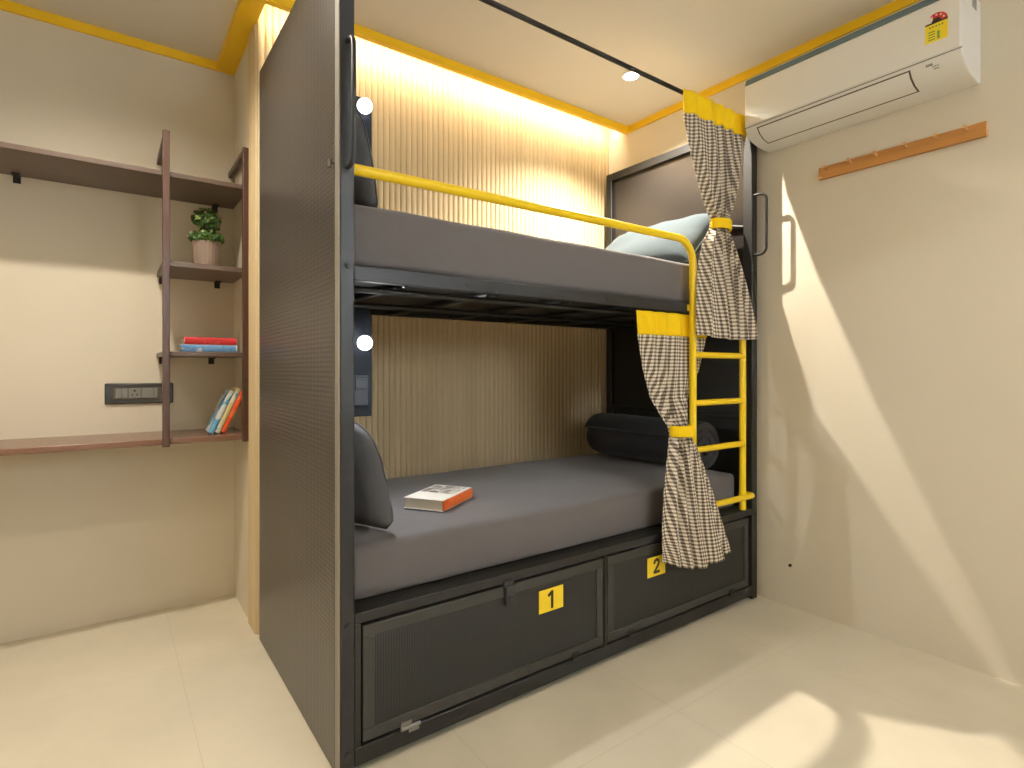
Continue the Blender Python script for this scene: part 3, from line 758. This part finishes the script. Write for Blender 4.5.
# potted plant
pp = thing('potted_plant', 'small leafy green plant in a ribbed taupe pot on the shelf', 'plant', (-0.145, 1.335, 1.546))
bm = bmesh.new(); n = 48; rings = []
for r, z in ((0.038, 0.0), (0.046, 0.006), (0.052, 0.05), (0.0575, 0.118), (0.0585, 0.122), (0.055, 0.122), (0.050, 0.105)):
    rings.append([bm.verts.new((r*(1+0.018*(-1)**k*(0.02 < z < 0.119))*math.cos(2*math.pi*k/n), r*(1+0.018*(-1)**k*(0.02 < z < 0.119))*math.sin(2*math.pi*k/n), z)) for k in range(n)])
for a, b in zip(rings, rings[1:]):
    for k in range(n): bm.faces.new((a[k], a[(k+1)%n], b[(k+1)%n], b[k]))
bm.faces.new(rings[0][::-1]); bm.faces.new(rings[-1])
obj('pot', bm, M['pot'], pp, ang=20)
rnd = random.Random(11)
def leaves(bm, c, rad, n, size, zs=1.0):
    for _ in range(n):
        a = rnd.uniform(0, 6.283); cz = rnd.uniform(-0.85, 1); rr = math.sqrt(max(0, 1-cz*cz)) ; k = rnd.uniform(0.65, 1.0)
        p = Vector((c[0]+rad*rr*math.cos(a)*k, c[1]+rad*rr*math.sin(a)*k, c[2]+rad*zs*cz*k))
        nrm = (p-Vector(c)).normalized() + Vector((rnd.uniform(-.7,.7), rnd.uniform(-.7,.7), rnd.uniform(-.3,.8))); nrm.normalize()
        t = nrm.cross(Vector((rnd.uniform(-1,1), rnd.uniform(-1,1), rnd.uniform(-1,1)))).normalized(); b_ = nrm.cross(t)
        s = size*rnd.uniform(0.7, 1.25)
        q = [p - t*s, p - t*s*0.3 + b_*s*0.55 + nrm*s*0.12, p + t*s*0.5 + b_*s*0.5, p + t*s*1.05, p + t*s*0.5 - b_*s*0.5, p - t*s*0.3 - b_*s*0.55 + nrm*s*0.12]
        f = bm.faces.new([bm.verts.new(v) for v in q]); f.material_index = 0 if rnd.random() < 0.7 else 1
bm = bmesh.new()
leaves(bm, (0.0, 0, 0.225), 0.062, 260, 0.0105, 0.85)
for k in range(11):
    a = 2*math.pi*k/11; leaves(bm, (0.052*math.cos(a), 0.052*math.sin(a), 0.142), 0.024, 26, 0.0095)
leaves(bm, (0, 0, 0.150), 0.045, 90, 0.010, 0.8)
o = obj('foliage', bm, [M['leaf'], M['leaf2']], pp, smooth=False)
bm = bmesh.new()
for k in range(7):
    a = 2*math.pi*k/7; tube(bm, [(0.012*math.cos(a), 0.012*math.sin(a), 0.105), (0.02*math.cos(a), 0.02*math.sin(a), 0.16), (0.035*math.cos(a), 0.035*math.sin(a), 0.22)], 0.0022, 6)
obj('stem', bm, M['stem'], pp)

# switch and socket plate on the shelf wall
sp = thing('socket_plate', 'dark grey socket and switch plate on the wall above the desk', 'socket', (-0.385, YS, 0.995))
bm = bmesh.new(); box(bm, -0.128, 0.128, -0.011, 0.0, -0.046, 0.046); obj('frame', bm, M['socket_dark'], sp, bevel=0.004)
bm = bmesh.new(); box(bm, -0.098, 0.098, -0.0125, -0.0112, -0.027, 0.027)
obj('mounting_strip', bm, M['ac_dark'], sp)
for x0, x1, nm in ((-0.090, -0.068, 'switch'), (-0.067, -0.046, 'switch'), (-0.043, 0.003, 'socket'), (0.006, 0.05, 'socket'), (0.052, 0.066, 'switch')):
    bm = bmesh.new(); box(bm, x0, x1, -0.0165, -0.012, -0.021, 0.024)
    o = obj(nm, bm, M['socket_grey'], sp, bevel=0.0015)
    if nm == 'socket' and x0 < 0:
        bm = bmesh.new(); cx = (x0+x1)/2
        for dx_, dz_, r in ((0, 0.012, 0.0045), (-0.009, -0.006, 0.0035), (0.009, -0.006, 0.0035)): tube(bm, [(cx+dx_, -0.0163, dz_), (cx+dx_, -0.0172, dz_)], r, 10)
        obj('pin_hole', bm, M['rubber'], o)

# ------------------------------------------------------------------ air conditioner on the right wall
ac = thing('air_conditioner', 'white split air conditioner mounted high on the right wall', 'air conditioner', (XR, -0.434, 2.142))
y0, y1 = -0.405, 0.398      # local
def acp(bm, prof, ya, yb, mi=0): prism(bm, [(-p, q) for p, q in prof], 1, ya, yb, mi)
# profile in (distance from wall, z above underside)
body = [(0.0, 0.0), (0.05, 0.0), (0.10, 0.003), (0.150, 0.014), (0.182, 0.032), (0.199, 0.053), (0.207, 0.075), (0.207, 0.262), (0.195, 0.292), (0.17, 0.298), (0.0, 0.298)]
bm = bmesh.new(); acp(bm, body, y0, y1); obj('body', bm, M['ac_white'], ac, bevel=0.006, seg=3, ang=50)
bm = bmesh.new(); acp(bm, [(0.2071, 0.068), (0.2105, 0.072), (0.2105, 0.252), (0.2071, 0.256)], y0+0.006, y1-0.006); obj('front_panel', bm, M['ac_white'], ac, bevel=0.0012)
bm = bmesh.new(); acp(bm, [(0.2071, 0.258), (0.2112, 0.259), (0.2005, 0.2865), (0.1965, 0.2855)], y0+0.004, y1-0.004); o = obj('top_strip', bm, M['ac_blue'], ac); o['label'] = 'blue grey strip along the top edge'
# air outlet flap with its dark gap
def on_under(u0, u1): return None
bm = bmesh.new(); acp(bm, [(0.105, 0.006), (0.150, 0.016), (0.180, 0.0325), (0.1985, 0.0545), (0.2005, 0.0540), (0.1832, 0.0310), (0.1505, 0.0130), (0.106, 0.0035)], y0+0.155, y1-0.055); obj('outlet_gap', bm, M['ac_dark'], ac)
bm = bmesh.new(); acp(bm, [(0.114, 0.008), (0.150, 0.016), (0.180, 0.0325), (0.1955, 0.0510), (0.1985, 0.0495), (0.1845, 0.0300), (0.1510, 0.0115), (0.1150, 0.0035)], y0+0.161, y1-0.061); obj('louvre', bm, M['ac_white'], ac, ang=40)
bm = bmesh.new(); acp(bm, [(0.2045, 0.0640), (0.2065, 0.0640), (0.2079, 0.0665), (0.2045, 0.0665)], y0, y1); obj('panel_seam', bm, M['ac_grey'], ac)
# display icons low at the right
bm = bmesh.new()
for (yy, zz, a, b) in ((y0+0.098, 0.050, 0.010, 0.005), (y0+0.088, 0.041, 0.002, 0.002), (y0+0.081, 0.041, 0.002, 0.002), (y0+0.074, 0.041, 0.002, 0.002), (y0+0.080, 0.034, 0.008, 0.0015)):
    d = 0.182 + (zz-0.032)/(0.053-0.032)*0.017
    box(bm, -d-0.0012, -d+0.004, yy-a, yy+a, zz-b, zz+b)
obj('display', bm, M['ac_grey'], ac)
# end cap vent mark
bm = bmesh.new(); box(bm, -0.10, -0.055, y0-0.0012, y0+0.002, 0.245, 0.285); obj('end_recess', bm, M['ac_grey'], ac)
# energy label: yellow card, red and black fan with stars
def disc(bm, cy, cz, r, a0, a1, d, mi, n=20, r0=0.0):
    o_ = [bm.verts.new((-d, cy + r*math.cos(R(a0+(a1-a0)*i/n)), cz + r*math.sin(R(a0+(a1-a0)*i/n)))) for i in range(n+1)]
    if r0 <= 0:
        c_ = bm.verts.new((-d, cy, cz))
        for i in range(n): bm.faces.new((c_, o_[i], o_[i+1])).material_index = mi
    else:
        q_ = [bm.verts.new((-d, cy + r0*math.cos(R(a0+(a1-a0)*i/n)), cz + r0*math.sin(R(a0+(a1-a0)*i/n)))) for i in range(n+1)]
        for i in range(n): bm.faces.new((q_[i], o_[i], o_[i+1], q_[i+1])).material_index = mi
bm = bmesh.new(); ly = y0 + 0.072; hw = 0.033
box(bm, -0.2114, -0.2104, ly-hw, ly+hw, 0.118, 0.182, 0)
disc(bm, ly, 0.184, 0.033, 0, 180, 0.2112, 1); disc(bm, ly, 0.184, 0.033, 0, 55, 0.2114, 3); 
box(bm, -0.2115, -0.2105, ly-hw, ly+hw, 0.181, 0.187, 2)
disc(bm, ly, 0.186, 0.014, 0, 180, 0.2117, 2)
for k in range(5):
    a = R(22 + 34*k); cy, cz = ly + 0.0235*math.cos(a), 0.186 + 0.0235*math.sin(a)
    vs_ = [bm.verts.new((-0.2119, cy + (0.0048 if i % 2 == 0 else 0.002)*math.cos(R(90+36*i)), cz + (0.0048 if i % 2 == 0 else 0.002)*math.sin(R(90+36*i)))) for i in range(10)]
    bm.faces.new(vs_).material_index = 3
for k in range(5): box(bm, -0.2116, -0.2110, ly-0.020+k*0.009, ly-0.015+k*0.009, 0.168, 0.174, 4)
for k in range(4): box(bm, -0.2116, -0.2110, ly+0.004, ly+0.024, 0.126+k*0.009, 0.130+k*0.009, 4)
box(bm, -0.2116, -0.2110, ly-0.010, ly-0.002, 0.124, 0.152, 4)
o = obj('energy_label', bm, [M['label_yellow'], M['red'], M['digit'], M['white'], M['green']], ac, smooth=False); o['label'] = 'yellow energy label with a red star arc'

# ------------------------------------------------------------------ peg rail under the air conditioner
pr = thing('peg_rail', 'honey wooden peg rail with six pale pegs on the right wall', 'coat rail', (XR, -0.567, 1.970))
obj('board', bx(-0.018, 0.0, -0.291, 0.291, -0.026, 0.027), M['oak'], pr, bevel=0.0015)
for px in (0.255, 0.160, 0.060, -0.045, -0.145, -0.235):
    bm = bmesh.new(); tube(bm, [(-0.016, px, 0.012), (-0.028, px, 0.0135), (-0.040, px, 0.017), (-0.046, px, 0.019)], [0.0045, 0.0045, 0.0055, 0.008], 12)
    obj('peg', bm, M['peg'], pr)
# small anchor left in the wall near the floor
bm = bmesh.new(); tube(bm, [(XR, -0.14, 0.19), (XR-0.006, -0.14, 0.19)], 0.007, 10)
o = obj('wall_anchor', bm, M['rubber']); tag(o, 'small dark wall anchor low on the right wall near the bunk', 'wall anchor')
